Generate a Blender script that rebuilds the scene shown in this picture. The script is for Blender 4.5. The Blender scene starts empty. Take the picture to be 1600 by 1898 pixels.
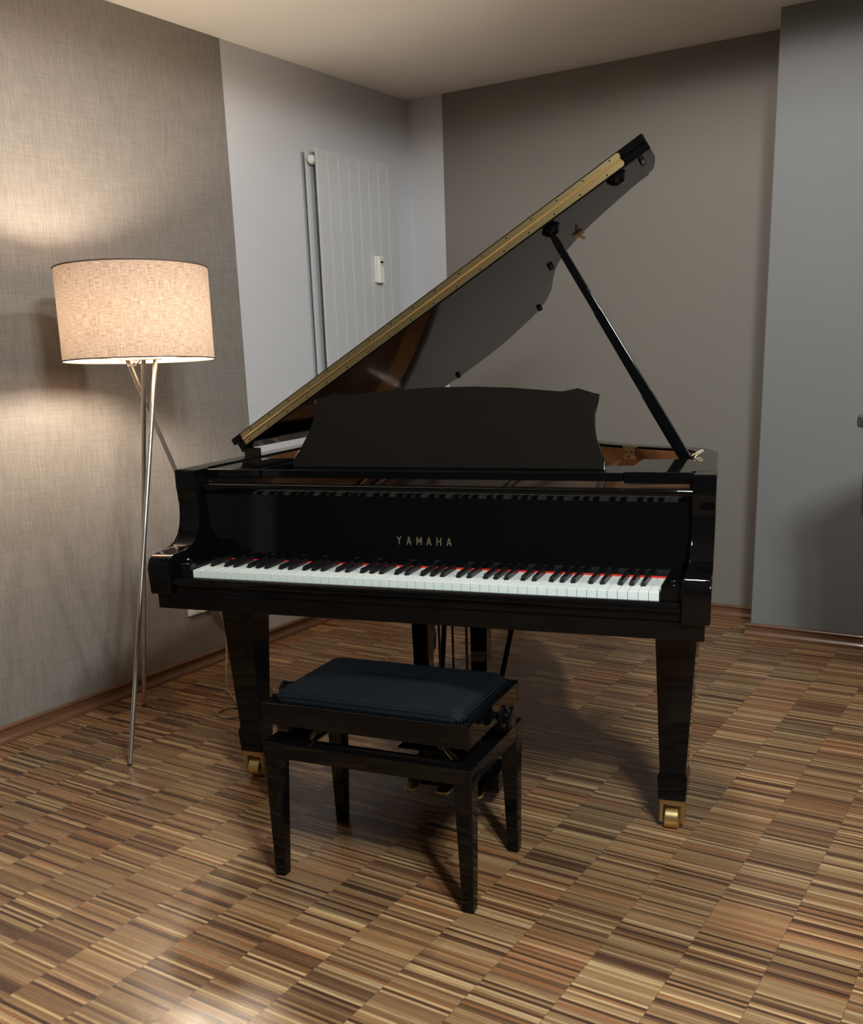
import bpy, bmesh, math, random
from mathutils import Vector, Matrix
random.seed(7)
S = bpy.context.scene
C = S.collection
PI = math.pi

# ------------------------------------------------------------------ camera
CAM = Vector((1.3602, -1.9949, 1.2577))
RT = Vector((0.8452, 0.5335, -0.0328)); UP = Vector((-0.1104, 0.2343, 0.9659)); FW = Vector((-0.5229, 0.8127, -0.2569))
FPX, PX, PY = 1867.06, 4.75, 199.38
cd = bpy.data.cameras.new('camera'); cam = bpy.data.objects.new('camera', cd); C.objects.link(cam)
cam.matrix_world = Matrix(((RT.x, UP.x, -FW.x, CAM.x), (RT.y, UP.y, -FW.y, CAM.y), (RT.z, UP.z, -FW.z, CAM.z), (0, 0, 0, 1)))
cd.sensor_fit = 'VERTICAL'; cd.sensor_height = 36.0
cd.lens = 36.0 * FPX / 1898.0
cd.shift_x = -PX / 1898.0; cd.shift_y = PY / 1898.0
cd.clip_start = 0.05; cd.clip_end = 60
S.camera = cam

# ------------------------------------------------------------------ world, lights, exposure
w = bpy.data.worlds.new('World'); S.world = w; w.use_nodes = True
w.node_tree.nodes['Background'].inputs['Color'].default_value = (0.5, 0.5, 0.5, 1)
w.node_tree.nodes['Background'].inputs['Strength'].default_value = 0.0
S.view_settings.view_transform = 'Standard'
S.view_settings.look = 'None'
S.view_settings.gamma = 1.0
S.view_settings.use_curve_mapping = False
S.view_settings.exposure = 0.2
COOL = (0.93, 1.0, 1.0)
SOFT = (1.0, 0.93, 0.87)
WARM = (1.0, 0.87, 0.70)
BULB_STRENGTH = 760.0
SPOT_W = 40.0
SPOTS = [(1.75, -1.2, 1.5, COOL), (1.95, -1.35, 1.5, COOL), (1.6, -1.45, 1.5, COOL), (1.85, -1.6, 1.5, COOL), (2.15, -1.55, 1.5, COOL), (2.05, -1.85, 1.5, COOL), (0.33, 0.88, 1.45, SOFT)]
CEIL = 2.4749

# ------------------------------------------------------------------ mesh helpers
def link(name, bm, mat, parent=None, smooth=None):
    me = bpy.data.meshes.new(name)
    bmesh.ops.recalc_face_normals(bm, faces=bm.faces[:])
    bm.to_mesh(me); bm.free()
    for m in (mat if isinstance(mat, (list, tuple)) else [mat]):
        me.materials.append(m)
    if smooth is not None:
        for p in me.polygons: p.use_smooth = True
        me.set_sharp_from_angle(angle=math.radians(smooth))
    o = bpy.data.objects.new(name, me); C.objects.link(o)
    if smooth is not None:
        md = o.modifiers.new('weighted_normals', 'WEIGHTED_NORMAL'); md.mode = 'FACE_AREA'; md.weight = 100; md.keep_sharp = True
    if parent: o.parent = parent
    return o

def tag(o, label=None, cat=None, group=None, kind=None):
    if label: o['label'] = label
    if cat: o['category'] = cat
    if group: o['group'] = group
    if kind: o['kind'] = kind
    return o

def empty(name, loc, rz=0.0, label=None, cat=None, group=None):
    o = bpy.data.objects.new(name, None); C.objects.link(o)
    o.location = loc; o.rotation_euler = (0, 0, rz); o.empty_display_size = 0.1
    return tag(o, label, cat, group)

def nb(): return bmesh.new()

def box(bm, x0, x1, y0, y1, z0, z1, bev=0.0, seg=2, M=None):
    vs = [bm.verts.new((x, y, z)) for x in (x0, x1) for y in (y0, y1) for z in (z0, z1)]
    F = [(0, 1, 3, 2), (4, 6, 7, 5), (0, 4, 5, 1), (2, 3, 7, 6), (0, 2, 6, 4), (1, 5, 7, 3)]
    fs = [bm.faces.new([vs[i] for i in f]) for f in F]
    if bev > 0:
        es = list({e for f in fs for e in f.edges})
        r = bmesh.ops.bevel(bm, geom=es, offset=bev, segments=seg, affect='EDGES', profile=0.5)
        vs = list({v for v in r['verts']} | {v for v in vs if v.is_valid})
    if M is not None:
        for v in vs:
            if v.is_valid: v.co = M @ v.co
    return vs

def prism(bm, pts, fn, a, b, bev=0.0, seg=2):
    """pts: 2-D polygon; fn(u, v, w) -> 3-D; extruded from w=a to w=b"""
    A = [bm.verts.new(fn(u, v, a)) for u, v in pts]
    B = [bm.verts.new(fn(u, v, b)) for u, v in pts]
    n = len(pts)
    fa = bm.faces.new(A); fb = bm.faces.new(B[::-1])
    for i in range(n):
        bm.faces.new([A[i], B[i], B[(i + 1) % n], A[(i + 1) % n]])
    if bev > 0:
        es = list(fa.edges) + list(fb.edges)
        bmesh.ops.bevel(bm, geom=es, offset=bev, segments=seg, affect='EDGES', profile=0.5)

def frame(d):
    d = d.normalized()
    a = Vector((0, 0, 1)) if abs(d.z) < 0.9 else Vector((1, 0, 0))
    u = d.cross(a).normalized(); return u, d.cross(u).normalized()

def tube(bm, pts, r, n=12, cap=True):
    pts = [Vector(p) for p in pts]
    rs = r if isinstance(r, (list, tuple)) else [r] * len(pts)
    rings = []; u = None
    for i, p in enumerate(pts):
        d = (pts[min(i + 1, len(pts) - 1)] - pts[max(i - 1, 0)]).normalized()
        if u is None: u, v = frame(d)
        else:
            u = (u - d * u.dot(d)).normalized(); v = d.cross(u)
        rings.append([bm.verts.new(p + (u * math.cos(2 * PI * k / n) + v * math.sin(2 * PI * k / n)) * rs[i]) for k in range(n)])
    for a, b in zip(rings, rings[1:]):
        for k in range(n): bm.faces.new([a[k], a[(k + 1) % n], b[(k + 1) % n], b[k]])
    if cap:
        bm.faces.new(rings[0][::-1]); bm.faces.new(rings[-1])

def lathe(bm, prof, o, axis=(0, 0, 1), n=32, cap=True):
    """prof: (radius, height along axis)"""
    o = Vector(o); ax = Vector(axis).normalized(); u, v = frame(ax)
    rings = [[bm.verts.new(o + ax * h + (u * math.cos(2 * PI * k / n) + v * math.sin(2 * PI * k / n)) * r) for k in range(n)] for r, h in prof]
    for a, b in zip(rings, rings[1:]):
        for k in range(n): bm.faces.new([a[k], a[(k + 1) % n], b[(k + 1) % n], b[k]])
    if cap:
        bm.faces.new(rings[0][::-1]); bm.faces.new(rings[-1])

def frustum(bm, c0, s0, c1, s1, bev=0.003):
    """square-section taper from centre c0 (half sizes s0) to c1 (s1)"""
    vs = []
    for c, s in ((c0, s0), (c1, s1)):
        for dx, dy in ((-1, -1), (1, -1), (1, 1), (-1, 1)):
            vs.append(bm.verts.new((c[0] + dx * s[0], c[1] + dy * s[1], c[2])))
    fs = [bm.faces.new(vs[0:4][::-1]), bm.faces.new(vs[4:8])]
    for i in range(4): fs.append(bm.faces.new([vs[i], vs[(i + 1) % 4], vs[4 + (i + 1) % 4], vs[4 + i]]))
    if bev: bmesh.ops.bevel(bm, geom=list({e for f in fs for e in f.edges}), offset=bev, segments=2, affect='EDGES', profile=0.5)

def smooth_path(P, k=5, closed=False):
    out = []; n = len(P)
    rng = range(n if closed else n - 1)
    for i in rng:
        g = (lambda j: P[j % n]) if closed else (lambda j: P[min(max(j, 0), n - 1)])
        p0, p1, p2, p3 = g(i - 1), g(i), g(i + 1), g(i + 2)
        for s in range(k):
            t = s / k
            out.append(tuple(0.5 * (2 * p1[d] + (p2[d] - p0[d]) * t + (2 * p0[d] - 5 * p1[d] + 4 * p2[d] - p3[d]) * t * t + (3 * p1[d] - p0[d] - 3 * p2[d] + p3[d]) * t ** 3) for d in range(2)))
    if not closed: out.append(tuple(P[-1]))
    return out

def offset_path(P, d):
    """offset an open path to its right (x,y)"""
    out = []
    for i, p in enumerate(P):
        a = P[max(i - 1, 0)]; b = P[min(i + 1, len(P) - 1)]
        tx, ty = b[0] - a[0], b[1] - a[1]; L = math.hypot(tx, ty) or 1
        out.append((p[0] - ty / L * d, p[1] + tx / L * d))
    return out

# ------------------------------------------------------------------ materials
def newmat(name):
    m = bpy.data.materials.new(name); m.use_nodes = True
    return m, m.node_tree.nodes, m.node_tree.links, m.node_tree.nodes['Principled BSDF']

def M_(name, col, rough=0.5, metal=0.0, coat=0.0, spec=0.5):
    m, n, l, b = newmat(name)
    b.inputs['Base Color'].default_value = (*col, 1); b.inputs['Roughness'].default_value = rough
    b.inputs['Metallic'].default_value = metal; b.inputs['Coat Weight'].default_value = coat
    b.inputs['Coat Roughness'].default_value = 0.03; b.inputs['Specular IOR Level'].default_value = spec
    return m

def mth(n, l, op, a, b=None, c=None):
    x = n.new('ShaderNodeMath'); x.operation = op
    for i, v in enumerate((a, b, c)):
        if v is None: continue
        if isinstance(v, (int, float)): x.inputs[i].default_value = v
        else: l.new(v, x.inputs[i])
    return x.outputs[0]

def noise(n, l, vec, scale, detail=2, rough=0.5, dim='3D'):
    x = n.new('ShaderNodeTexNoise'); x.inputs['Scale'].default_value = scale; x.inputs['Detail'].default_value = detail
    x.inputs['Roughness'].default_value = rough
    if vec is not None: l.new(vec, x.inputs['Vector'])
    return x.outputs['Fac']

def mapping(n, l, vec, scale=(1, 1, 1), loc=(0, 0, 0)):
    x = n.new('ShaderNodeMapping'); x.inputs['Scale'].default_value = scale; x.inputs['Location'].default_value = loc
    l.new(vec, x.inputs['Vector']); return x.outputs['Vector']

def bump(n, l, b, h, strength, dist):
    x = n.new('ShaderNodeBump'); x.inputs['Strength'].default_value = strength; x.inputs['Distance'].default_value = dist
    l.new(h, x.inputs['Height']); l.new(x.outputs['Normal'], b.inputs['Normal'])

def mixc(n, l, fac, a, b, mode='MIX'):
    x = n.new('ShaderNodeMix'); x.data_type = 'RGBA'; x.blend_type = mode
    if isinstance(fac, (int, float)): x.inputs[0].default_value = fac
    else: l.new(fac, x.inputs[0])
    for i, v in ((6, a), (7, b)):
        if isinstance(v, tuple): x.inputs[i].default_value = (*v, 1)
        else: l.new(v, x.inputs[i])
    return x.outputs[2]

def floor_mat():
    m, n, l, b = newmat('strip_parquet')
    tc = n.new('ShaderNodeTexCoord'); sp = n.new('ShaderNodeSeparateXYZ'); l.new(tc.outputs['Object'], sp.inputs[0])
    X, Y = sp.outputs[0], sp.outputs[1]
    RW, SW = 0.1648, 0.0082
    u = mth(n, l, 'DIVIDE', mth(n, l, 'SUBTRACT', X, 0.6018), RW)
    row = mth(n, l, 'FLOOR', u)
    wn = n.new('ShaderNodeTexWhiteNoise'); wn.noise_dimensions = '1D'; l.new(row, wn.inputs['W'])
    yo = mth(n, l, 'ADD', Y, mth(n, l, 'MULTIPLY', wn.outputs['Value'], 0.16))
    blk = mth(n, l, 'FLOOR', mth(n, l, 'DIVIDE', yo, SW * 20))
    # each 16-strip block is shifted a few millimetres along its strips
    cb = n.new('ShaderNodeCombineXYZ'); l.new(row, cb.inputs[0]); l.new(blk, cb.inputs[1])
    wb = n.new('ShaderNodeTexWhiteNoise'); wb.noise_dimensions = '3D'; l.new(cb.outputs[0], wb.inputs['Vector'])
    strip = mth(n, l, 'FLOOR', mth(n, l, 'DIVIDE', yo, SW))
    cs = n.new('ShaderNodeCombineXYZ'); l.new(row, cs.inputs[0]); l.new(strip, cs.inputs[1]); cs.inputs[2].default_value = 3.7
    ws = n.new('ShaderNodeTexWhiteNoise'); ws.noise_dimensions = '3D'; l.new(cs.outputs[0], ws.inputs['Vector'])
    ramp = n.new('ShaderNodeValToRGB'); l.new(ws.outputs['Value'], ramp.inputs[0])
    cols = [(0.0, (.060, .030, .018)), (.10, (.105, .054, .030)), (.24, (.185, .100, .052)), (.38, (.25, .145, .073)), (.50, (.31, .195, .10)),
            (.60, (.345, .225, .12)), (.70, (.30, .135, .060)), (.76, (.255, .155, .082)), (.84, (.36, .235, .125)), (.93, (.47, .325, .18)), (1.0, (.58, .42, .235))]
    e = ramp.color_ramp.elements
    e[0].position, e[0].color = cols[0][0], (*cols[0][1], 1); e[1].position, e[1].color = 1.0, (*cols[-1][1], 1)
    for p_, c_ in cols[1:-1]:
        q = e.new(p_); q.color = (*c_, 1)
    # wood grain running along each strip
    sw = n.new('ShaderNodeSeparateColor'); l.new(ws.outputs['Color'], sw.inputs[0])
    gv = n.new('ShaderNodeCombineXYZ'); l.new(mth(n, l, 'ADD', mth(n, l, 'MULTIPLY', X, 9.0), mth(n, l, 'MULTIPLY', sw.outputs[1], 40)), gv.inputs[0])
    l.new(mth(n, l, 'MULTIPLY', Y, 420.0), gv.inputs[1]); l.new(sw.outputs[2], gv.inputs[2])
    g = noise(n, l, gv.outputs[0], 1.0, 4, 0.6)
    gm = n.new('ShaderNodeMapRange'); l.new(g, gm.inputs[0]); gm.inputs[1].default_value = .25; gm.inputs[2].default_value = .75; gm.inputs[3].default_value = .50; gm.inputs[4].default_value = 1.14
    bmr = n.new('ShaderNodeMapRange'); l.new(wb.outputs['Value'], bmr.inputs[0]); bmr.inputs[3].default_value = .84; bmr.inputs[4].default_value = 1.16
    val = mth(n, l, 'MULTIPLY', gm.outputs[0], bmr.outputs[0])
    vc = n.new('ShaderNodeCombineColor'); [l.new(val, vc.inputs[i]) for i in range(3)]
    col = mixc(n, l, 1.0, ramp.outputs[0], vc.outputs[0], 'MULTIPLY')
    # some blocks are redder, some greyer
    hb = n.new('ShaderNodeSeparateColor'); l.new(wb.outputs['Color'], hb.inputs[0])
    tr = n.new('ShaderNodeValToRGB'); l.new(hb.outputs[1], tr.inputs[0]); te = tr.color_ramp.elements
    te[0].position, te[0].color = 0.0, (.97, .95, .88, 1); te[1].position, te[1].color = 1.0, (1.12, .92, .78, 1)
    q = te.new(.75); q.color = (1.08, .99, .86, 1)
    col = mixc(n, l, 1.0, col, tr.outputs[0], 'MULTIPLY')
    # joints: thin dark seams between rows and strips
    fu = mth(n, l, 'FRACT', u); du = mth(n, l, 'ABSOLUTE', mth(n, l, 'SUBTRACT', fu, 0.5))
    ju = mth(n, l, 'GREATER_THAN', du, 0.5 - 0.0045)
    fy = mth(n, l, 'FRACT', mth(n, l, 'DIVIDE', yo, SW)); dy = mth(n, l, 'ABSOLUTE', mth(n, l, 'SUBTRACT', fy, 0.5))
    jy = mth(n, l, 'MULTIPLY', mth(n, l, 'GREATER_THAN', dy, 0.46), 0.6)
    j = mth(n, l, 'MAXIMUM', mth(n, l, 'MULTIPLY', ju, 0.55), jy)
    col = mixc(n, l, j, col, (.05, .03, .018))
    l.new(col, b.inputs['Base Color'])
    rn = noise(n, l, mapping(n, l, tc.outputs['Object'], (3, 3, 3)), 1.5, 5, 0.65)
    rm = n.new('ShaderNodeMapRange'); l.new(rn, rm.inputs[0]); rm.inputs[1].default_value = .3; rm.inputs[2].default_value = .7; rm.inputs[3].default_value = .22; rm.inputs[4].default_value = .36
    l.new(rm.outputs[0], b.inputs['Roughness'])
    bump(n, l, b, mth(n, l, 'SUBTRACT', mth(n, l, 'MULTIPLY', g, 0.3), j), 0.25, 0.0012)
    return m

def wallpaper_mat():
    m, n, l, b = newmat('linen_wallpaper')
    tc = n.new('ShaderNodeTexCoord'); v = tc.outputs['Object']
    a = noise(n, l, mapping(n, l, v, (1, 260, 14)), 1.0, 3, 0.6)     # upright threads
    c = noise(n, l, mapping(n, l, v, (1, 10, 300)), 1.0, 3, 0.6)     # level threads
    h = mth(n, l, 'ADD', mth(n, l, 'MULTIPLY', a, 0.62), mth(n, l, 'MULTIPLY', c, 0.38))
    mr = n.new('ShaderNodeMapRange'); l.new(h, mr.inputs[0]); mr.inputs[1].default_value = .34; mr.inputs[2].default_value = .66
    col = mixc(n, l, mr.outputs[0], (.165, .147, .130), (.262, .235, .208))
    l.new(col, b.inputs['Base Color'])
    b.inputs['Roughness'].default_value = 0.46; b.inputs['Specular IOR Level'].default_value = 0.55
    bump(n, l, b, h, 0.55, 0.0025)
    return m

def paint_mat(name, col, bs=0.08):
    m, n, l, b = newmat(name)
    tc = n.new('ShaderNodeTexCoord'); v = tc.outputs['Object']
    big = noise(n, l, v, 2.2, 3)
    l.new(mixc(n, l, big, tuple(x * .97 for x in col), tuple(min(1, x * 1.03) for x in col)), b.inputs['Base Color'])
    b.inputs['Roughness'].default_value = 0.72; b.inputs['Specular IOR Level'].default_value = 0.3
    bump(n, l, b, noise(n, l, v, 260, 3), bs, 0.001)
    return m

def wood_mat(name, c0, c1, sc, rough=0.4, coat=0.0):
    m, n, l, b = newmat(name)
    tc = n.new('ShaderNodeTexCoord')
    g = noise(n, l, mapping(n, l, tc.outputs['Object'], sc), 1.0, 4, 0.6)
    l.new(mixc(n, l, g, c0, c1), b.inputs['Base Color']); b.inputs['Roughness'].default_value = rough
    b.inputs['Coat Weight'].default_value = coat; b.inputs['Coat Roughness'].default_value = .08
    bump(n, l, b, g, 0.1, 0.001)
    return m

def lacquer_mat():
    m, n, l, b = newmat('black_lacquer')
    b.inputs['Base Color'].default_value = (.0025, .0025, .0027, 1); b.inputs['Specular IOR Level'].default_value = .27
    tc = n.new('ShaderNodeTexCoord')
    r = noise(n, l, tc.outputs['Object'], 6.0, 4, .6)
    mr = n.new('ShaderNodeMapRange'); l.new(r, mr.inputs[0]); mr.inputs[3].default_value = .03; mr.inputs[4].default_value = .075
    l.new(mr.outputs[0], b.inputs['Roughness'])
    return m

def satin_mat():
    m, n, l, b = newmat('worn_black_lacquer')
    tc = n.new('ShaderNodeTexCoord')
    sc = noise(n, l, mapping(n, l, tc.outputs['Object'], (9, 1, 240)), 1.0, 5, .7)
    hr = n.new('ShaderNodeMapRange'); l.new(sc, hr.inputs[0]); hr.inputs[1].default_value = .68; hr.inputs[2].default_value = .74
    l.new(mixc(n, l, hr.outputs[0], (.0045, .0045, .0045), (.012, .013, .014)), b.inputs['Base Color'])
    b.inputs['Roughness'].default_value = .17
    return m

def shade_mat():
    m = bpy.data.materials.new('linen_shade'); m.use_nodes = True
    n, l = m.node_tree.nodes, m.node_tree.links; n.clear()
    out = n.new('ShaderNodeOutputMaterial'); tc = n.new('ShaderNodeTexCoord'); gm = n.new('ShaderNodeNewGeometry')
    sp = n.new('ShaderNodeSeparateXYZ'); l.new(tc.outputs['Object'], sp.inputs[0])
    ang = mth(n, l, 'ARCTAN2', sp.outputs[1], sp.outputs[0])
    cb = n.new('ShaderNodeCombineXYZ'); l.new(ang, cb.inputs[0]); l.new(sp.outputs[2], cb.inputs[1])
    a = noise(n, l, mapping(n, l, cb.outputs[0], (70, 50, 1)), 1.0, 3, .6)
    wv = noise(n, l, mapping(n, l, cb.outputs[0], (120, 22, 1)), 1.0, 2, .6)
    hz = noise(n, l, mapping(n, l, cb.outputs[0], (9, 520, 1)), 1.0, 3, .65)
    h = mth(n, l, 'ADD', mth(n, l, 'ADD', mth(n, l, 'MULTIPLY', hz, .55), mth(n, l, 'MULTIPLY', wv, .3)), mth(n, l, 'MULTIPLY', a, .15))
    mr = n.new('ShaderNodeMapRange'); l.new(h, mr.inputs[0]); mr.inputs[1].default_value = .36; mr.inputs[2].default_value = .64
    ct = mixc(n, l, mr.outputs[0], (.21, .14, .10), (.58, .45, .35))
    d = n.new('ShaderNodeBsdfDiffuse'); l.new(ct, d.inputs[0])
    t = n.new('ShaderNodeBsdfTranslucent'); l.new(ct, t.inputs[0])
    mx = n.new('ShaderNodeMixShader'); mx.inputs[0].default_value = .068; l.new(d.outputs[0], mx.inputs[1]); l.new(t.outputs[0], mx.inputs[2])
    l.new(mx.outputs[0], out.inputs[0])
    return m

def cushion_mat():
    m, n, l, b = newmat('navy_weave')
    tc = n.new('ShaderNodeTexCoord')
    sp = n.new('ShaderNodeSeparateXYZ'); l.new(tc.outputs['Object'], sp.inputs[0])
    p1 = mth(n, l, 'MULTIPLY', mth(n, l, 'ADD', sp.outputs[0], sp.outputs[1]), 620.0)
    p2 = mth(n, l, 'MULTIPLY', mth(n, l, 'SUBTRACT', sp.outputs[0], sp.outputs[1]), 620.0)
    k = mth(n, l, 'MULTIPLY', mth(n, l, 'SINE', p1), mth(n, l, 'SINE', p2))
    mr = n.new('ShaderNodeMapRange'); l.new(k, mr.inputs[0]); mr.inputs[1].default_value = .25; mr.inputs[2].default_value = .9
    l.new(mixc(n, l, mr.outputs[0], (.0008, .0018, .0034), (.013, .021, .029)), b.inputs['Base Color'])
    b.inputs['Roughness'].default_value = .6; b.inputs['Specular IOR Level'].default_value = .12
    bump(n, l, b, k, .5, .0008)
    return m

def emit_mat(name, col, s):
    m, n, l, b = newmat(name)
    b.inputs['Base Color'].default_value = (.8, .8, .8, 1)
    b.inputs['Emission Color'].default_value = (*col, 1); b.inputs['Emission Strength'].default_value = s
    return m

GREYLAC = M_('grey_satin_lacquer', (.05, .051, .054), .3)
BLACK = lacquer_mat(); SATIN = satin_mat()
BRASS = M_('brass', (.86, .66, .32), .30, 1.0); BRASSD = M_('dull_brass', (.55, .38, .18), .38, 1.0)
SCREW = M_('dark_screw', (.05, .035, .02), .4, .8)
BRONZE = wood_mat('bronze_plate', (.13, .062, .026), (.18, .09, .038), (20, 20, 20), .32)
BRONZE.node_tree.nodes['Principled BSDF'].inputs['Metallic'].default_value = .6
RIMWOOD = wood_mat('amber_veneer', (.11, .040, .014), (.20, .080, .028), (3, 3, 60), .3, .5)
SOUND = wood_mat('spruce_board', (.050, .024, .012), (.075, .036, .017), (60, 2, 2), .35, .3)
IVORY = M_('white_key_plastic', (.70, .76, .73), .22); EBONY = M_('black_key_plastic', (.008, .008, .009), .28)
RED = M_('red_felt', (.52, .03, .02), .9, 0, 0, .1)
GOLDINK = M_('gold_lettering', (.17, .14, .085), .45, .4)
RUBBER = M_('black_rubber', (.006, .006, .006), .6)
STEEL = M_('brushed_steel', (.60, .57, .53), .36, 1.0); DSTEEL = M_('zinc_steel', (.45, .42, .38), .35, 1.0)
WHITEMETAL = M_('white_enamel', (.50, .51, .515), .35); WHITEPL = M_('white_plastic', (.75, .73, .66), .4)
CREAM = M_('cream_cord', (.75, .66, .45), .7); CABLE = M_('grey_cable', (.35, .27, .20), .5)
CUSH = cushion_mat(); SHADE = shade_mat(); SHADERIM = M_('dark_trim', (.09, .06, .045), .7)
GLASSDARK = M_('dark_display', (.01, .012, .012), .2)
INK = M_('grey_print', (.16, .17, .16), .6)
WALLPAPER = wallpaper_mat(); WHITEWALL = paint_mat('white_paint', (.54, .545, .565)); TAUPE = paint_mat('taupe_paint', (.200, .184, .163))
GREYWALL = paint_mat('grey_paint', (.185, .19, .19)); CEILP = paint_mat('ceiling_paint', (.78, .74, .675)); DARKWALL = paint_mat('dark_paint', (.035, .033, .032))
BASE = wood_mat('baseboard_wood', (.105, .046, .023), (.19, .088, .044), (14, 14, 90), .35, .2)
FLOOR = floor_mat()

# ------------------------------------------------------------------ room shell
LW, BW, PILY, PILX = -1.6753, 2.6353, 2.3547, 0.2190
X1, Y0 = 4.2, -4.3
bm = nb(); box(bm, LW - .1, X1 + .1, Y0 - .1, BW + .1, -.1, 0); tag(link('floor', bm, FLOOR), kind='structure')
bm = nb(); box(bm, LW - .1, X1 + .1, Y0 - .1, BW + .1, CEIL, CEIL + .1); tag(link('ceiling', bm, CEILP), kind='structure')

def paneled_wall(name, cuts, mats, fn, thick):
    """a wall whose paint changes at the given positions; fn(u, z, depth) -> point"""
    bm = nb()
    for i in range(len(cuts) - 1):
        vs = [bm.verts.new(fn(u, z, d)) for u in (cuts[i], cuts[i + 1]) for z in (0, CEIL) for d in (0, thick)]
        for f in [(0, 1, 3, 2), (4, 6, 7, 5), (0, 4, 5, 1), (2, 3, 7, 6), (0, 2, 6, 4), (1, 5, 7, 3)]:
            bm.faces.new([vs[k] for k in f]).material_index = i
    return tag(link(name, bm, mats), kind='structure')

paneled_wall('wall_left', [Y0 - .1, -3.95, -3.5, 1.306, BW + .1], [DARKWALL, WHITEWALL, WALLPAPER, WHITEWALL], lambda u, z, d: (LW - d, u, z), .1)
paneled_wall('wall_back', [LW, -1.4715, PILX + .05], [WHITEWALL, TAUPE], lambda u, z, d: (u, BW + d, z), .1)
bm = nb(); box(bm, PILX, X1 + .1, PILY, BW + .1, 0, CEIL, .004); tag(link('wall_right_projection', bm, GREYWALL), kind='structure')
bm = nb(); box(bm, X1, X1 + .1, Y0, PILY, 0, CEIL); tag(link('wall_right', bm, DARKWALL), kind='structure')
bm = nb(); box(bm, LW, X1, Y0 - .1, Y0, 0, CEIL); tag(link('wall_front', bm, DARKWALL), kind='structure')

def baseboard(name, a, b, nrm, h=.058, t=.02):
    a = Vector((*a, 0)); b = Vector((*b, 0)); nv = Vector((*nrm, 0))
    prof = [(0, 0), (t, 0), (t, .008), (t * .85, .015), (t * .5, .021), (t * .34, .03), (t * .36, h * .74), (t * .55, h * .80), (t * .6, h * .88), (t * .45, h * .97), (t * .25, h), (0, h)]
    bm = nb(); d = (b - a); L = d.length; d.normalize()
    prism(bm, prof, lambda u, v, w_: a + d * w_ + nv * u + Vector((0, 0, v)), 0, L)
    return tag(link(name, bm, BASE, smooth=40), kind='structure')
baseboard('baseboard_left', (LW, Y0), (LW, BW), (1, 0))
baseboard('baseboard_back', (LW, BW), (PILX, BW), (0, -1))
baseboard('baseboard_right', (PILX - .02, PILY), (X1, PILY), (0, -1))
baseboard('baseboard_side', (PILX, PILY), (PILX, BW), (-1, 0))

# ------------------------------------------------------------------ grand piano builder
AW, W2 = .064, .7275
RIM = [(.7115, .20), (.7065, .27), (.7005, .346), (.691, .47), (.6805, .60), (.672, .66), (.652, .712), (.612, .765), (.52, .815), (.42, .868), (.335, .94), (.272, 1.02), (.232, 1.12), (.198, 1.25), (.155, 1.38),
       (.10, 1.49), (.02, 1.59), (-.08, 1.67), (-.19, 1.735), (-.30, 1.772), (-.42, 1.785), (-.54, 1.775), (-.64, 1.74), (-.70, 1.675), (-.7275, 1.56), (-.7275, 1.2), (-.7275, .7), (-.7275, .20)]
LID = [(0, .5), (1.437, .5), (1.432, .61), (1.424, .655), (1.412, .708), (1.392, .738), (1.35, .752), (1.27, .788), (1.16, .854), (1.078, .938), (1.036, 1.0), (.992, 1.09), (.945, 1.225), (.895, 1.37), (.838, 1.486), (.772, 1.58),
       (.662, 1.668), (.557, 1.738), (.44, 1.776), (.32, 1.792), (.20, 1.782), (.10, 1.748), (.035, 1.68), (0, 1.56), (0, 1.2)]
ZR = .967

def ring(bm, out, inn, z0, z1, zin=None):
    zin = z1 if zin is None else zin
    n = len(out)
    cols = [[bm.verts.new((*out[i], z0)), bm.verts.new((*out[i], z1 - .004)), bm.verts.new((out[i][0] * .93 + inn[i][0] * .07, out[i][1] * .93 + inn[i][1] * .07, z1)),
             bm.verts.new((*inn[i], zin)), bm.verts.new((*inn[i], z0))] for i in range(n)]
    for a, b in zip(cols, cols[1:]):
        for k in range(5): bm.faces.new([a[k], b[k], b[(k + 1) % 5], a[(k + 1) % 5]])
    bm.faces.new(cols[0]); bm.faces.new(cols[-1][::-1])

def make_case(root, zr, z0, mat=None):
    out = smooth_path(RIM, 5); inn = offset_path(out, .057); inn2 = offset_path(out, .062)
    bm = nb(); ring(bm, out, inn, z0, zr); link('rim', bm, mat or BLACK, root, 35)
    bm = nb()
    cols = [[bm.verts.new((*inn[i], zr - .008)), bm.verts.new((*inn2[i], zr - .009)), bm.verts.new((*inn2[i], zr - .14)), bm.verts.new((*inn[i], zr - .14))] for i in range(len(inn))]
    for a, b in zip(cols, cols[1:]):
        for k in range(4): bm.faces.new([a[k], b[k], b[(k + 1) % 4], a[(k + 1) % 4]])
    bm.faces.new(cols[0]); bm.faces.new(cols[-1][::-1])
    tag(link('inner_rim', bm, RIMWOOD, root, 35), 'amber brown wood lining inside the rim')
    bm = nb(); prism(bm, inn2[2:-2], lambda u, v, w_: (u, v, w_), zr - .135, zr - .125); link('soundboard', bm, SOUND, root)
    return out, inn, inn2

def make_arms(root, zr, z0, mat=None):
    prof = [(.131, zr), (.128, zr - .004), (.127, zr - .045), (.130, zr - .062), (.138, zr - .078), (.1415, zr - .095), (.1395, zr - .125), (.132, zr - .155), (.119, zr - .178), (.098, zr - .197), (.078, zr - .204),
            (.045, zr - .207), (.0, zr - .2085), (-.016, zr - .211), (-.027, zr - .218), (-.034, zr - .230), (-.036, zr - .245), (-.034, z0 + .004), (-.032, z0), (.203, z0), (.203, zr)]
    for s in (-1, 1):
        bm = nb(); a, b = sorted((s * (W2 - AW), s * W2))
        prism(bm, prof, lambda u, v, w_: (w_ - (max(0, u + .03) * .068 if w_ > .70 else 0), u, v), a, b, .004, 2)
        link('arm', bm, mat or BLACK, root, 32)

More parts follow.
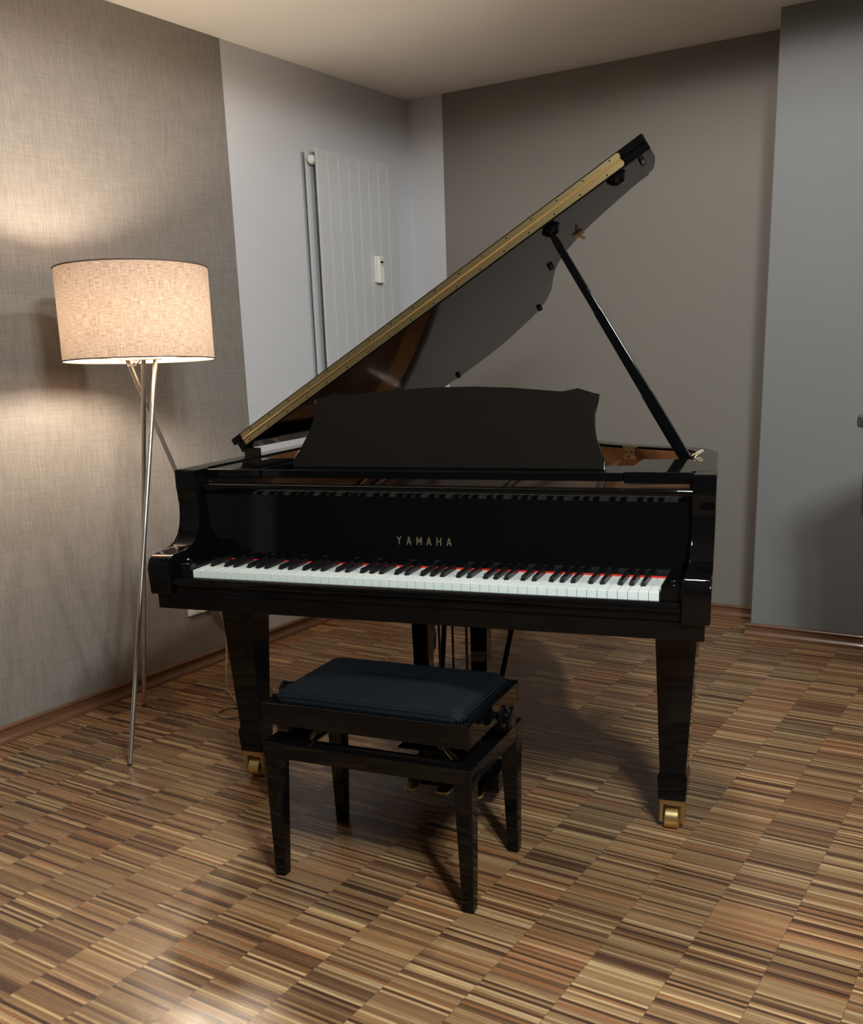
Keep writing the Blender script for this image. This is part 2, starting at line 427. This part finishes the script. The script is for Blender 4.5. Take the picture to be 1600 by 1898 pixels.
def make_leg(root, x, y, ztop):
    bm = nb()
    frustum(bm, (x, y, .165), (.034, .034), (x, y, ztop), (.055, .055), .003)
    L = link('leg', bm, BLACK, root, 30)
    bm = nb()
    frustum(bm, (x, y, .088), (.036, .036), (x, y, .155), (.0395, .0395), .003)
    frustum(bm, (x, y, .152), (.0395, .0395), (x, y, .168), (.034, .034), .001)
    link('leg_block', bm, BLACK, L, 30)
    bm = nb()
    box(bm, x - .033, x + .033, y - .03, y + .03, .074, .089, .002)
    for s in (-1, 1): box(bm, x + s * .028 - .005, x + s * .028 + .005, y - .026, y + .012, .02, .078, .002)
    link('caster_fork', bm, BRASSD, L, 30)
    bm = nb(); lathe(bm, [(.018, -.019), (.027, -.019), (.030, -.016), (.030, .016), (.027, .019), (.018, .019)], (x, y - .006, .0302), (1, 0, 0), 28)
    link('caster_wheel', bm, BRASS, L, 30)
    return L

# ------------------------------------------------------------------ the main grand piano
YAW = math.radians(12.3002)
P = empty('grand_piano', (0, 0, 0), YAW, 'open glossy black grand piano with its lid propped up and white keys facing the bench', 'piano')
out, inn, inn2 = make_case(P, ZR, .660)
make_arms(P, ZR, .6556)

# keybed, key slip, key blocks
bm = nb(); prism(bm, [(-.715, -.018), (.715, -.018), (.700, .18), (.665, .60), (-.715, .60)], lambda u, v, w_: (u, v, w_), .613, .6565, .003); link('keybed', bm, BLACK, P, 30)
bm = nb(); prism(bm, [(-.012, .656), (-.0135, .660), (-.0135, .675), (-.022, .6775), (-.0245, .683), (-.0235, .692), (-.019, .6985), (-.012, .7005), (-.004, .6995), (-.004, .656)], lambda u, v, w_: (w_, u, v), -.662, .662)
link('key_slip', bm, BLACK, P, 50)
for s in (-1, 1):
    bm = nb(); a, b = sorted((s * .6145, s * .6625)); box(bm, a, b, -.004, .155, .656, .735, .003)
    kb = link('key_block', bm, BLACK, P, 30)
    bm = nb(); lathe(bm, [(.011, 0), (.011, .003), (.008, .006), (.003, .0075)], (s * .640, .03, .7348), (0, 0, 1), 20); link('screw_cap', bm, BLACK, kb, 40)

# keys
KW = .0235; ZK = .718
letters = 'ABCDEFG'; has = 'ACDFG'
offs = {'C': -.0022, 'D': .0022, 'F': -.003, 'G': 0.0, 'A': .003}
xl = -26 * KW
bl = []
for i in range(51):
    L = letters[i % 7]
    if L in has: bl.append((i, xl + (i + 1) * KW + offs[L]))
bx = dict(bl)
for i in range(52):
    a, b = xl + i * KW + .0006, xl + (i + 1) * KW - .0006
    ra = bx[i - 1] + .0066 if (i - 1) in bx else a
    rb = bx[i] - .0066 if i in bx else b
    bm = nb()
    prism(bm, [(a, 0), (b, 0), (b, .052), (rb, .052), (rb, .165), (ra, .165), (ra, .052), (a, .052)], lambda u, v, w_: (u, v, w_), ZK - .0205, ZK, .0006, 1)
    link('white_key', bm, IVORY, P)
for i, x in bl:
    bm = nb(); h = ZK + .0115
    v = [bm.verts.new(q) for q in [(x - .0062, .052, ZK - .006), (x + .0062, .052, ZK - .006), (x + .0062, .163, ZK - .006), (x - .0062, .163, ZK - .006),
                                   (x - .0046, .060, h), (x + .0046, .060, h), (x + .0046, .163, h), (x - .0046, .163, h)]]
    fs = [bm.faces.new([v[k] for k in f]) for f in [(0, 1, 2, 3), (4, 5, 6, 7), (0, 1, 5, 4), (1, 2, 6, 5), (2, 3, 7, 6), (3, 0, 4, 7)]]
    bmesh.ops.bevel(bm, geom=[e for e in fs[1].edges] , offset=.0012, segments=2, affect='EDGES', profile=.5)
    link('black_key', bm, EBONY, P, 40)
bm = nb(); box(bm, -.611, .611, .1465, .154, ZK + .0002, ZK + .0036); tag(link('name_felt', bm, RED, P), 'thin red felt strip behind the keys')

# fallboard with its curled lip
fb = [(.152, .7222), (.1545, .78), (.1575, .85), (.159, .8985), (.1575, .9005), (.1535, .9055), (.1500, .9110), (.1475, .9170), (.1468, .9215), (.1478, .9250), (.1505, .9270), (.155, .928), (.176, .928), (.178, .922), (.178, .7222)]
bm = nb(); prism(bm, fb, lambda u, v, w_: (w_, u, v), -.6625, .6625); FB = link('fallboard', bm, BLACK, P, 28)
# lettering on the fallboard, built stroke by stroke
def stroke(bm, a, b, t):
    a, b = Vector(a), Vector(b); d = (b - a).normalized(); nn = Vector((-d.y, d.x)) * t / 2
    q = [a + nn, b + nn, b - nn, a - nn]
    def pt(u, v, w_): return (u, .1515 + (v - .7222) * .0431 - w_, v)
    prism(bm, [(p_.x, p_.y) for p_ in q], pt, -.001, .0008)
LET = {'Y': [((0, 1), (.5, .48)), ((1, 1), (.5, .48)), ((.5, .52), (.5, 0))], 'A': [((0, 0), (.5, 1)), ((1, 0), (.5, 1)), ((.2, .3), (.8, .3))],
       'M': [((0, 0), (0, 1)), ((1, 0), (1, 1)), ((0, 1), (.5, .3)), ((1, 1), (.5, .3))], 'H': [((0, 0), (0, 1)), ((1, 0), (1, 1)), ((0, .52), (1, .52))]}
bm = nb(); wd = .0105; ht = .0205; pit = .0275; z0 = .7765
for k, ch in enumerate('YAMAHA'):
    x0 = -.0835 + k * pit; ww = wd * (1.15 if ch == 'M' else 1.0)
    for a, b in LET[ch]: stroke(bm, (x0 + a[0] * ww, z0 + a[1] * ht), (x0 + b[0] * ww, z0 + b[1] * ht), .0026)
tag(link('brand_lettering', bm, GOLDINK, FB), 'spaced dull gold capital letters')

# cast plate with struts, seen through the gap under the music shelf
pin = [(x, y) for x, y in inn2 if y > .24]
pl = [(pin[0][0], .24)] + pin + [(pin[-1][0], .24)]
bm = nb(); prism(bm, pl, lambda u, v, w_: (u, v, w_), .878, .892); PLATE = tag(link('iron_plate', bm, BRONZE, P), 'bronze coloured cast plate')
for x, dx in ((-.245, -.10), (.165, .05), (-.21, .02), (.42, -.06)):
    bm = nb(); tube(bm, [(x, .23, .896), (x + dx * .2, .40, .921), (x + dx * .5, .62, .922), (x + dx, 1.0, .91)], .011, 10); link('plate_strut', bm, BRONZE, PLATE, 40)
bm = nb(); box(bm, -.66, .66, .19, .245, .86, .905, .003); tag(link('pin_block', bm, RIMWOOD, P), 'brown wooden pin block')

# music shelf, side boards, music desk
bm = nb(); box(bm, -.4945, .4935, .195, .345, .9405, .9615, .003); link('music_shelf', bm, BLACK, P, 30)
for s in (-1, 1):
    a, b = sorted((s * .4955, s * .662)); bm = nb(); box(bm, a, b, .189, .475, .9385 if s < 0 else .937, .963 if s < 0 else .9645, .003); link('side_board', bm, BLACK, P, 30)
DESK = [(-.4241, 0.0), (-.4253, .0187), (-.4218, .0329), (-.407, .0528), (-.3914, .0811), (-.382, .1094), (-.375, .1434), (-.3736, .1718), (-.3768, .1906), (-.3569, .1954), (-.336, .2013), (-.3183, .2077), (-.3075, .203), (-.2933, .2016),
        (-.2602, .2027), (-.1484, .2128), (-.0333, .2176), (.0788, .218), (.1883, .2125), (.2687, .2045), (.316, .2004), (.3366, .2021), (.3466, .2071), (.3541, .209), (.3726, .2024), (.3935, .1958), (.41, .1929), (.4052, .176), (.4024, .1452),
        (.4047, .1143), (.4106, .0836), (.422, .0529), (.4336, .0325), (.4385, .0198), (.4385, 0.0)]
th = math.radians(20)
bm = nb(); prism(bm, DESK, lambda u, v, w_: (u, .25 + v * math.sin(th) + w_ * math.cos(th), .9620 + v * math.cos(th) - w_ * math.sin(th)), 0, .014, .0022, 2)
DK = tag(link('music_desk', bm, SATIN, P, 30), 'scuffed black music desk with a wavy top edge')
bm = nb(); box(bm, -.42, .43, .246, .252, .9613, .9655, .001); link('desk_ledge', bm, BLACK, DK, 30)
for s in (-1, 1):
    bm = nb(); tube(bm, [(s * .2, .315, 1.10), (s * .2, .335, .9625)], .006, 8); link('desk_strut', bm, BRASSD, DK, 40)

# lid: main slab, folded front flap, long brass hinge
AL = math.radians(31.12); ca, sa = math.cos(AL), math.sin(AL)
def LP(s, t, n): return Vector((-.733 + s * ca - n * sa, t, .985 + s * sa + n * ca))
lid2 = LID[:4] + smooth_path(LID[3:-2], 4)[1:] + LID[-2:]
bm = nb(); prism(bm, lid2, lambda u, v, w_: LP(u, v, w_), 0, .021, .002, 2); LIDO = link('lid', bm, BLACK, P, 30)
bm = nb(); prism(bm, [(-.012, .5), (1.434, .5), (1.437, .51), (1.412, .70), (1.385, .86), (-.012, .86)], lambda u, v, w_: LP(u, v, w_), .0225, .0435, .002, 2)
link('lid_front_flap', bm, BLACK, P, 30)
bm = nb()
for n0, n1 in ((.004, .0195), (.0245, .0400)):
    prism(bm, [(.026, n0), (1.362, n0), (1.367, n0 + .004), (1.367, n1 - .003), (1.362, n1), (.026, n1)], lambda u, v, w_: LP(u, w_, v), .4985, .5005)
tube(bm, [LP(.026, .4975, .022), LP(1.365, .4975, .022)], .0024, 8)
HG = tag(link('lid_hinge_strip', bm, BRASS, P, 40), 'long brass hinge along the front edge of the lid')
for k in range(17):
    for j, nn in ((0, .0095), (.022, .0345)):
        s_ = .045 + k * .0795 + j
        if s_ < 1.36:
            bm = nb(); lathe(bm, [(.0026, 0), (.0020, .0007)], LP(s_, .4986, nn), (0, -1, 0), 10); link('hinge_screw', bm, SCREW, HG, 40)
dn = LP(0, 0, -1) - LP(0, 0, 0)
for s_, t_, r_, h_ in ((1.402, .558, .0075, .012), (1.001, .993, .0095, .012), (.804, 1.515, .0095, .012), (.345, 1.731, .0095, .012)):
    bm = nb(); lathe(bm, [(r_, 0), (r_, h_ - .003), (r_ * .7, h_)], LP(s_, t_, 0), dn, 18); link('lid_bumper', bm, RUBBER, LIDO, 40)
for s_, t_ in ((1.331, .532), (1.121, .569)):
    bm = nb(); lathe(bm, [(.027, 0), (.027, .004), (.022, .008), (.019, .014), (.015, .016), (.012, .010)], LP(s_, t_ + .004, 0), dn, 28); link('prop_cup', bm, BLACK, LIDO, 30)
bm = nb()
c_ = LP(1.143, .83, 0); box(bm, -.014, .014, -.022, .022, 0, .006, .001, 1, Matrix.Translation(c_) @ Matrix.Rotation(-AL, 4, 'Y') @ Matrix.Rotation(PI, 4, 'X'))
tube(bm, [LP(1.143, .815, -.004), LP(1.150, .822, -.02), LP(1.150, .838, -.02)], .004, 8)
tag(link('lid_catch', bm, BRASSD, LIDO, 30), 'small brass catch')
for t_ in (.545, 1.25):
    bm = nb(); box(bm, -.738, -.700, t_ - .02, t_ + .02, .9655, .986, .002); tube(bm, [(-.736, t_ - .03, .9825), (-.736, t_ + .03, .9825)], .006, 10); link('lid_side_hinge', bm, SCREW, P, 40)

# prop stick
bm = nb()
A, B = Vector((.606, .563, .945)), LP(1.118, .563, -.014)
d = (B - A); L = d.length; dx = d.normalized(); dyv = Vector((0, 1, 0)); dz = dx.cross(dyv)
Mx = Matrix(((dx.x, dyv.x, dz.x, A.x), (dx.y, dyv.y, dz.y, A.y), (dx.z, dyv.z, dz.z, A.z), (0, 0, 0, 1)))
vs = []
for l_, hw in ((0, .0145), (L * .12, .0150), (L * .30, .0150), (L * .31, .0135), (L * .66, .0120), (L * .67, .0108), (L * .96, .0100), (L, .0070)):
    vs.append([bm.verts.new(Mx @ Vector((l_, y_ * hw * .8, z_ * hw))) for y_, z_ in ((-1, -1), (1, -1), (1, 1), (-1, 1))])
fs = []
for a, b in zip(vs, vs[1:]):
    for k in range(4): bm.faces.new([a[k], a[(k + 1) % 4], b[(k + 1) % 4], b[k]])
bm.faces.new(vs[0]); bm.faces.new(vs[-1])
bmesh.ops.bevel(bm, geom=[e for e in bm.edges if abs((e.verts[0].co - e.verts[1].co).normalized().dot(dx)) > .9], offset=.003, segments=2, affect='EDGES', profile=.5)
PR = link('prop_stick', bm, BLACK, P, 35)
bm = nb(); tube(bm, [(.616, .552, .966), (.624, .549, .971), (.633, .548, .977), (.641, .548, .981), (.645, .551, .9795), (.643, .554, .976), (.634, .555, .972), (.630, .53, .9695), (.631, .48, .968)], .0015, 8)
tag(link('prop_cord', bm, CREAM, PR, 60), 'cream cord loop at the foot of the prop stick')
# latch plate on the inner rim
i0 = min(range(len(inn2)), key=lambda i: (inn2[i][0] - .418) ** 2 + (inn2[i][1] - .83) ** 2)
tx, ty = inn2[i0 + 1][0] - inn2[i0 - 1][0], inn2[i0 + 1][1] - inn2[i0 - 1][1]; LL = math.hypot(tx, ty)
bm = nb(); Mq = Matrix.Translation((inn2[i0][0], inn2[i0][1], 0)) @ Matrix.Rotation(math.atan2(ty, tx), 4, 'Z')
box(bm, -.021, .021, -.003, .003, .928, .963, .002, 2, Mq); box(bm, -.025, .025, -.012, .003, .9605, .966, .001, 1, Mq)
LT = tag(link('latch_plate', bm, BRASS, P, 30), 'small brass latch plate on the brown lining')
for q in (-.012, .012, 0):
    bm = nb(); lathe(bm, [(.0038, 0), (.003, .0015)], Mq @ Vector((q, .003, .936 if q == 0 else .951)), Mq.to_3x3() @ Vector((0, 1, 0)), 10); link('latch_screw', bm, SCREW, LT, 40)

# legs and pedal lyre
make_leg(P, .622, .305, .6135); make_leg(P, -.645, .305, .6135); make_leg(P, -.505, 1.42, .665)
LY = empty('pedal_lyre', (0, 0, 0)); LY.parent = P
for s in (-1, 1):
    bm = nb(); frustum(bm, (.012 + s * .082, .285, .10), (.021, .021), (.012 + s * .086, .285, .6135), (.024, .024), .003); link('lyre_post', bm, BLACK, LY, 30)
    bm = nb(); tube(bm, [(.012 + s * .07, .33, .10), (.012 + s * .12, .60, .615)], .0085, 10); link('lyre_brace', bm, BLACK, LY, 40)
bm = nb(); box(bm, -.088, .112, .262, .308, .560, .6135, .003); link('lyre_head', bm, BLACK, LY, 30)
bm = nb(); box(bm, -.125, .149, .255, .365, .055, .115, .005); link('pedal_box', bm, BLACK, LY, 30)
for k in (-1, 0, 1):
    bm = nb(); tube(bm, [(.012 + k * .040, .295, .10), (.012 + k * .040, .295, .60)], .0034, 8); link('pedal_rod', bm, SCREW, LY, 40)
    bm = nb(); x = .0 + k * .095
    prism(bm, [(-.010, .30), (.010, .30), (.012, .24), (.020, .222), (.021, .205), (.012, .192), (-.012, .192), (-.021, .205), (-.020, .222), (-.012, .24)],
          lambda u, v, w_: (x + u, v, w_ - (.007 if v < .23 else 0)), .066, .076, .002, 2)
    link('pedal', bm, BRASS, LY, 40)

# ------------------------------------------------------------------ second grand piano, closed, mostly beyond the right edge of the view
Q = empty('grand_piano', (2.660, 1.13, 0), math.radians(65), 'closed dark grey grand piano at the right edge, only its tail showing by the wall', 'piano')
make_case(Q, .998, .738, GREYLAC); make_arms(Q, .998, .6556, GREYLAC)
bm = nb(); box(bm, -.715, .715, -.018, .60, .613, .66, .003); link('keybed', bm, BLACK, Q, 30)
cl = [(s_ - .738, t_) for s_, t_ in lid2[2:]]
cl = [(.714, .14)] + [(.710, .5)] + cl + [(-.738, .14)]
mid = (-.1, .9)
def grow(p_, k): 
    dx_, dy_ = p_[0] - mid[0], p_[1] - mid[1]; L_ = math.hypot(dx_, dy_); return (p_[0] + dx_ / L_ * k, p_[1] + dy_ / L_ * k)
bm = nb(); prism(bm, [grow(p_, .022) for p_ in cl], lambda u, v, w_: (u, v, w_), 1.000, 1.030, .012, 4); link('lid', bm, GREYLAC, Q, 30)
bm = nb(); box(bm, -.66, .66, -.02, .178, .70, .76, .02); link('fallboard', bm, BLACK, Q, 30)
for x, y, zt in ((.622, .305, .6135), (-.645, .305, .6135)): make_leg(Q, x, y, zt)
make_leg(Q, -.37, 1.40, .738)
bm = nb(); box(bm, -.46, -.28, 1.31, 1.49, .715, .739, .003); link('leg_plate', bm, BLACK, Q, 30)
bm = nb(); box(bm, -.42, -.36, 1.72, 1.772, .712, .739, .003); link('rim_foot', bm, BLACK, Q, 30)

# ------------------------------------------------------------------ piano bench
def pw(x, y, z=0): return Matrix.Rotation(YAW, 4, 'Z') @ Vector((x, y, z))
Bn = empty('piano_bench', pw(-.0115, -.0885), YAW - math.radians(3.6), 'glossy black adjustable piano bench with a navy woven cushion in front of the keys', 'bench')
hw, hd = .272, .176
bm = nb(); box(bm, -hw, hw, -hd, -hd + .048, .320, .361, .003); box(bm, -hw, hw, hd - .048, hd, .320, .361, .003)
box(bm, -hw, -hw + .048, -hd + .047, hd - .047, .320, .361, .002); box(bm, hw - .048, hw, -hd + .047, hd - .047, .320, .361, .002)
link('base_frame', bm, BLACK, Bn, 30)
for sx in (-1, 1):
    for sy in (-1, 1):
        bm = nb(); frustum(bm, (sx * (hw - .019), sy * (hd - .019), 0), (.0145, .0145), (sx * (hw - .0235), sy * (hd - .0235), .322), (.0225, .0225), .004)
        link('leg', bm, BLACK, Bn, 30)
sw, sd = .2665, .174
bm = nb()
box(bm, -sw, sw, -sd, -sd + .02, .406, .461, .004); box(bm, -sw, sw, sd - .02, sd, .406, .461, .004)
box(bm, -sw, -sw + .02, -sd + .018, sd - .018, .406, .461, .003); box(bm, sw - .02, sw, -sd + .018, sd - .018, .406, .461, .003)
box(bm, -sw + .018, sw - .018, -sd + .018, sd - .018, .440, .458)
link('seat_frame', bm, BLACK, Bn, 30)
bm = nb(); cw, cdp, rc0 = .250, .158, .034
def rrect(d, z):
    hx, hy, rc = cw - d, cdp - d, max(rc0 - d * .55, .006); q = []
    for cx_, cy_, a0 in ((hx - rc, hy - rc, 0), (-hx + rc, hy - rc, 90), (-hx + rc, -hy + rc, 180), (hx - rc, -hy + rc, 270)):
        for k in range(9):
            a_ = math.radians(a0 + k * 90 / 8); q.append(bm.verts.new((cx_ + rc * math.cos(a_), cy_ + rc * math.sin(a_), z)))
    return q
rings = [rrect(.003, .456)]
for k in range(13):
    a_ = PI / 2 * k / 12; rings.append(rrect(.042 * (1 - math.cos(a_)) * 1.0, .461 + .029 * math.sin(a_)))
for k in range(1, 9):
    f_ = k / 8; rings.append(rrect(.042 + .112 * f_, .490 + .010 * math.sin(f_ * PI / 2)))
for a, b in zip(rings, rings[1:]):
    for k in range(36): bm.faces.new([a[k], a[(k + 1) % 36], b[(k + 1) % 36], b[k]])
bm.faces.new(rings[0][::-1]); bm.faces.new(rings[-1])
tag(link('cushion', bm, CUSH, Bn, 80), 'padded navy cushion with a fine dotted weave')
for s in (-1, 1):
    bm = nb(); kz = .430; ky = -.005
    lathe(bm, [(.009, 0), (.009, .012), (.020, .013), (.026, .017), (.027, .021), (.026, .025), (.020, .028), (.017, .031), (.019, .034), (.0255, .037), (.0265, .041), (.0255, .045), (.021, .047), (.015, .0455)], (s * (sw - .001), ky, kz), (s, 0, 0), 32)
    link('height_knob', bm, BLACK, Bn, 40)
    # scissor lift arms and end plates below the seat
    bm = nb()
    for yy in (-.085, .085):
        tube(bm, [(s * .20, yy, .335), (s * .165, yy, .372), (s * .20, yy, .408)], .007, 8)
        lathe(bm, [(.011, -.006), (.011, .006)], (s * .165, yy, .372), (0, 1, 0), 14)
    box(bm, s * .20 - .016, s * .20 + .016, -.11, .11, .330, .334); box(bm, s * .20 - .016, s * .20 + .016, -.11, .11, .408, .412)
    tag(link('lift_bracket', bm, DSTEEL, Bn, 40), 'zinc steel lifting bracket')
bm = nb(); tube(bm, [(-.245, -.005, .430), (.245, -.005, .430)], .006, 10); link('lift_spindle', bm, DSTEEL, Bn, 40)
bm = nb(); box(bm, -.236, -.206, -.163, -.133, .386, .407, .003); link('rubber_stop', bm, RUBBER, Bn)
bm = nb(); box(bm, .02, .20, -.03, .13, .3245, .3305, .002); link('base_shelf', bm, BLACK, Bn)

# ------------------------------------------------------------------ floor lamp
AX = Vector((-1.222, .327, 0)); r2 = Vector((.8457, .5338, 0)); f2 = Vector((-.541, .841, 0))
LA = empty('floor_lamp', AX, 0, 'lit floor lamp with a beige linen drum shade on three crossed steel legs', 'floor lamp')
feet = [Vector((-1.12, .0153, 0)), Vector((-1.5287, .4443, 0)), Vector((-1.165, .765, 0))]
tops = [AX + r2 * .050 - f2 * .004, AX + r2 * .019 - f2 * .032, AX - r2 * .050 + f2 * .030]
for a, b in zip(feet, tops):
    a = a - AX; b = b - AX + Vector((0, 0, 1.263))
    bm = nb(); tube(bm, [a + Vector((0, 0, .0)), b], .0075, 16); L_ = link('leg', bm, STEEL, LA, 40)
    bm = nb(); tube(bm, [a + Vector((0, 0, .0)), a + (b - a) * .004], .0079, 16); link('foot_cap', bm, RUBBER, L_, 40)
SR, SZ0, SZ1 = .235, 1.262, 1.540
TILT = Matrix.Translation((0, 0, 1.4)) @ Matrix.Rotation(math.radians(-2.4), 4, r2) @ Matrix.Translation((0, 0, -1.4))
def tilt(bm):
    for v in bm.verts: v.co = TILT @ v.co

bm = nb(); lathe(bm, [(SR, SZ0), (SR, SZ1)], (0, 0, 0), (0, 0, 1), 96, cap=False); tilt(bm); SH = link('lamp_shade', bm, SHADE, LA, 60)
for z, nm in ((SZ0, 'bottom'), (SZ1, 'top')):
    bm = nb(); n_ = 96; tube(bm, [((SR + .0005) * math.cos(2 * PI * k / n_), (SR + .0005) * math.sin(2 * PI * k / n_), z) for k in range(n_ + 1)], .0022, 6, cap=False); tilt(bm)
    link('shade_trim', bm, SHADERIM, SH, 60)
bm = nb(); lathe(bm, [(.066, 1.262), (.068, 1.264), (.068, 1.267), (.066, 1.269)], (0, 0, 0), (0, 0, 1), 32); link('holder_plate', bm, WHITEPL, LA, 40)
bm = nb()
for k in range(3):
    a_ = k * 2 * PI / 3 + .4; tube(bm, [(.06 * math.cos(a_), .06 * math.sin(a_), 1.2665), (SR * math.cos(a_), SR * math.sin(a_), 1.2665)], .0025, 8)
tilt(bm); link('shade_spider', bm, WHITEPL, LA, 40)
bm = nb(); lathe(bm, [(.020, 1.268), (.021, 1.31), (.017, 1.325)], (0, 0, 0), (0, 0, 1), 20); link('bulb_socket', bm, WHITEPL, LA, 40)
bm = nb(); lathe(bm, [(.013, 1.325), (.018, 1.345), (.028, 1.375), (.030, 1.395), (.024, 1.415), (.010, 1.426)], (0, 0, 0), (0, 0, 1), 24)
link('bulb', bm, emit_mat('bulb_glow', WARM, BULB_STRENGTH), LA, 60)
bm = nb(); tube(bm, [tops[2] - AX + Vector((.004, 0, 1.262)), (-.035, -.02, 1.245), (-.012, -.012, 1.246), (0, 0, 1.262)], .0028, 8); link('lamp_flex', bm, WHITEPL, LA, 60)

# ------------------------------------------------------------------ radiator with its heat meter
R_ = empty('radiator', (LW, 2.055, .30), 0, 'tall white vertical panel radiator on the white wall by the corner', 'radiator')
RH = 1.83; cwid = .0762
def rpanel(name, x0, x1):
    bm = nb()
    box(bm, x0, x1, -.302, -.302 + 8 * cwid, 0, RH, .003, 2)
    for k in range(1, 8):
        y0 = -.302 + k * cwid; tube(bm, [(x1 - .0008, y0, .012), (x1 - .0008, y0, RH - .012)], .0026, 8)
    for z in (.03, RH - .05): box(bm, x0 + .002, x1 - .003, -.295, .30, z, z + .03)
    return link(name, bm, WHITEMETAL, R_, 35)
rpanel('front_panel', .088, .100); rpanel('back_panel', .030, .042)
bm = nb()
for z in (.10, RH - .045): tube(bm, [(.065, -.296, z), (.065, .30, z)], .020, 20)
link('header_pipe', bm, WHITEMETAL, R_, 40)
bm = nb(); lathe(bm, [(.017, 0), (.017, .008), (.011, .009), (.011, .014), (.006, .015)], (.065, -.296, RH - .045), (0, -1, 0), 20); link('vent_plug', bm, WHITEPL, R_, 40)
bm = nb()
for z in (.25, .8, 1.45):
    for y in (-.2, .2): box(bm, 0, .032, y - .02, y + .02, z, z + .05)
link('wall_bracket', bm, WHITEMETAL, R_)
H_ = empty('heat_meter', (LW + .1002, 2.166, 1.587), 0, 'small white heat meter box with a dark display on the radiator front', 'meter')
bm = nb(); box(bm, 0, .010, -.020, .022, 0, .118, .002); link('back_shell', bm, WHITEPL, H_, 30)
bm = nb(); box(bm, .009, .030, -.019, .022, -.004, .116, .004, 3); link('front_cover', bm, WHITEPL, H_, 30)
bm = nb(); box(bm, .0295, .0306, -.008, .014, .085, .096); link('display', bm, GLASSDARK, H_)
bm = nb()
for z, a, b in ((.104, -.012, .012), (.078, -.006, .014), (.072, .004, .016)): box(bm, .0295, .0305, a, b, z, z + .0022)
link('printed_lines', bm, INK, H_)

# ------------------------------------------------------------------ wall socket and the lamp cable
K_ = empty('wall_socket', (LW, .93, .27), 0, 'white double wall socket low on the patterned wallpaper behind the piano', 'socket')
bm = nb(); box(bm, 0, .010, -.085, .072, -.036, .045, .003); link('frame', bm, WHITEPL, K_, 30)
for y in (-.045, .032):
    bm = nb(); box(bm, .009, .013, y - .031, y + .031, -.026, .036, .004); ins = link('insert', bm, WHITEPL, K_, 30)
    bm = nb(); lathe(bm, [(.0205, 0), (.0205, .0015), (.018, .0016)], (.0125, y, .005), (1, 0, 0), 24); link('plug_well', bm, INK, ins, 40)
bm = nb(); lathe(bm, [(.019, 0), (.019, .02), (.014, .034), (.006, .038)], (.013, .032, .005), (1, 0, 0), 20); link('plug', bm, WHITEPL, K_, 40)
bm = nb()
pts = [(-1.625, .962, .275), (-1.60, .975, .24), (-1.60, .98, .12), (-1.585, .95, .012), (-1.50, .86, .0055), (-1.36, .72, .0055), (-1.22, .62, .0055), (-1.13, .55, .0055), (-1.11, .50, .0055), (-1.15, .475, .0055), (-1.20, .50, .0055),
       (-1.21, .55, .0055), (-1.17, .60, .0055), (-1.17, .70, .006), (-1.168, .755, .012)]
pts2 = []
for i in range(len(pts) - 1):
    g = lambda j: Vector(pts[min(max(j, 0), len(pts) - 1)])
    for s_ in range(5):
        t = s_ / 5; p0, p1, p2, p3 = g(i - 1), g(i), g(i + 1), g(i + 2)
        q_ = .5 * (2 * p1 + (p2 - p0) * t + (2 * p0 - 5 * p1 + 4 * p2 - p3) * t * t + (3 * p1 - p0 - 3 * p2 + p3) * t ** 3); q_.z = max(q_.z, .0042); pts2.append(q_)
tube(bm, pts2, .0035, 8)
tag(link('lamp_cable', bm, CABLE, None, 60), 'thin pale cable looped on the floor behind the left piano leg', 'cable')

# ------------------------------------------------------------------ ceiling spotlights (above and behind the viewer)
for k, (x, y, pw_, col_) in enumerate(SPOTS):
    D = empty('ceiling_spotlight', (x, y, CEIL), 0, 'small round recessed ceiling spotlight', 'ceiling light', 'recessed ceiling spotlights')
    bm = nb(); lathe(bm, [(.030, -.001), (.045, -.001), (.047, -.004), (.044, -.007), (.032, -.007), (.030, -.003)], (0, 0, 0), (0, 0, 1), 28, cap=False); link('trim_ring', bm, STEEL, D, 40)
    bm = nb(); lathe(bm, [(.030, -.002), (.030, -.004)], (0, 0, 0), (0, 0, 1), 24); link('lens', bm, emit_mat('spot_lens', col_, 60.0), D, 40)
    ld = bpy.data.lights.new('spot_lamp', 'SPOT'); ld.energy = SPOT_W * pw_; ld.color = col_; ld.spot_size = math.radians(179); ld.spot_blend = .1; ld.shadow_soft_size = .07
    lo = bpy.data.objects.new('spot_lamp', ld); C.objects.link(lo); lo.parent = D; lo.location = (0, 0, -.045)
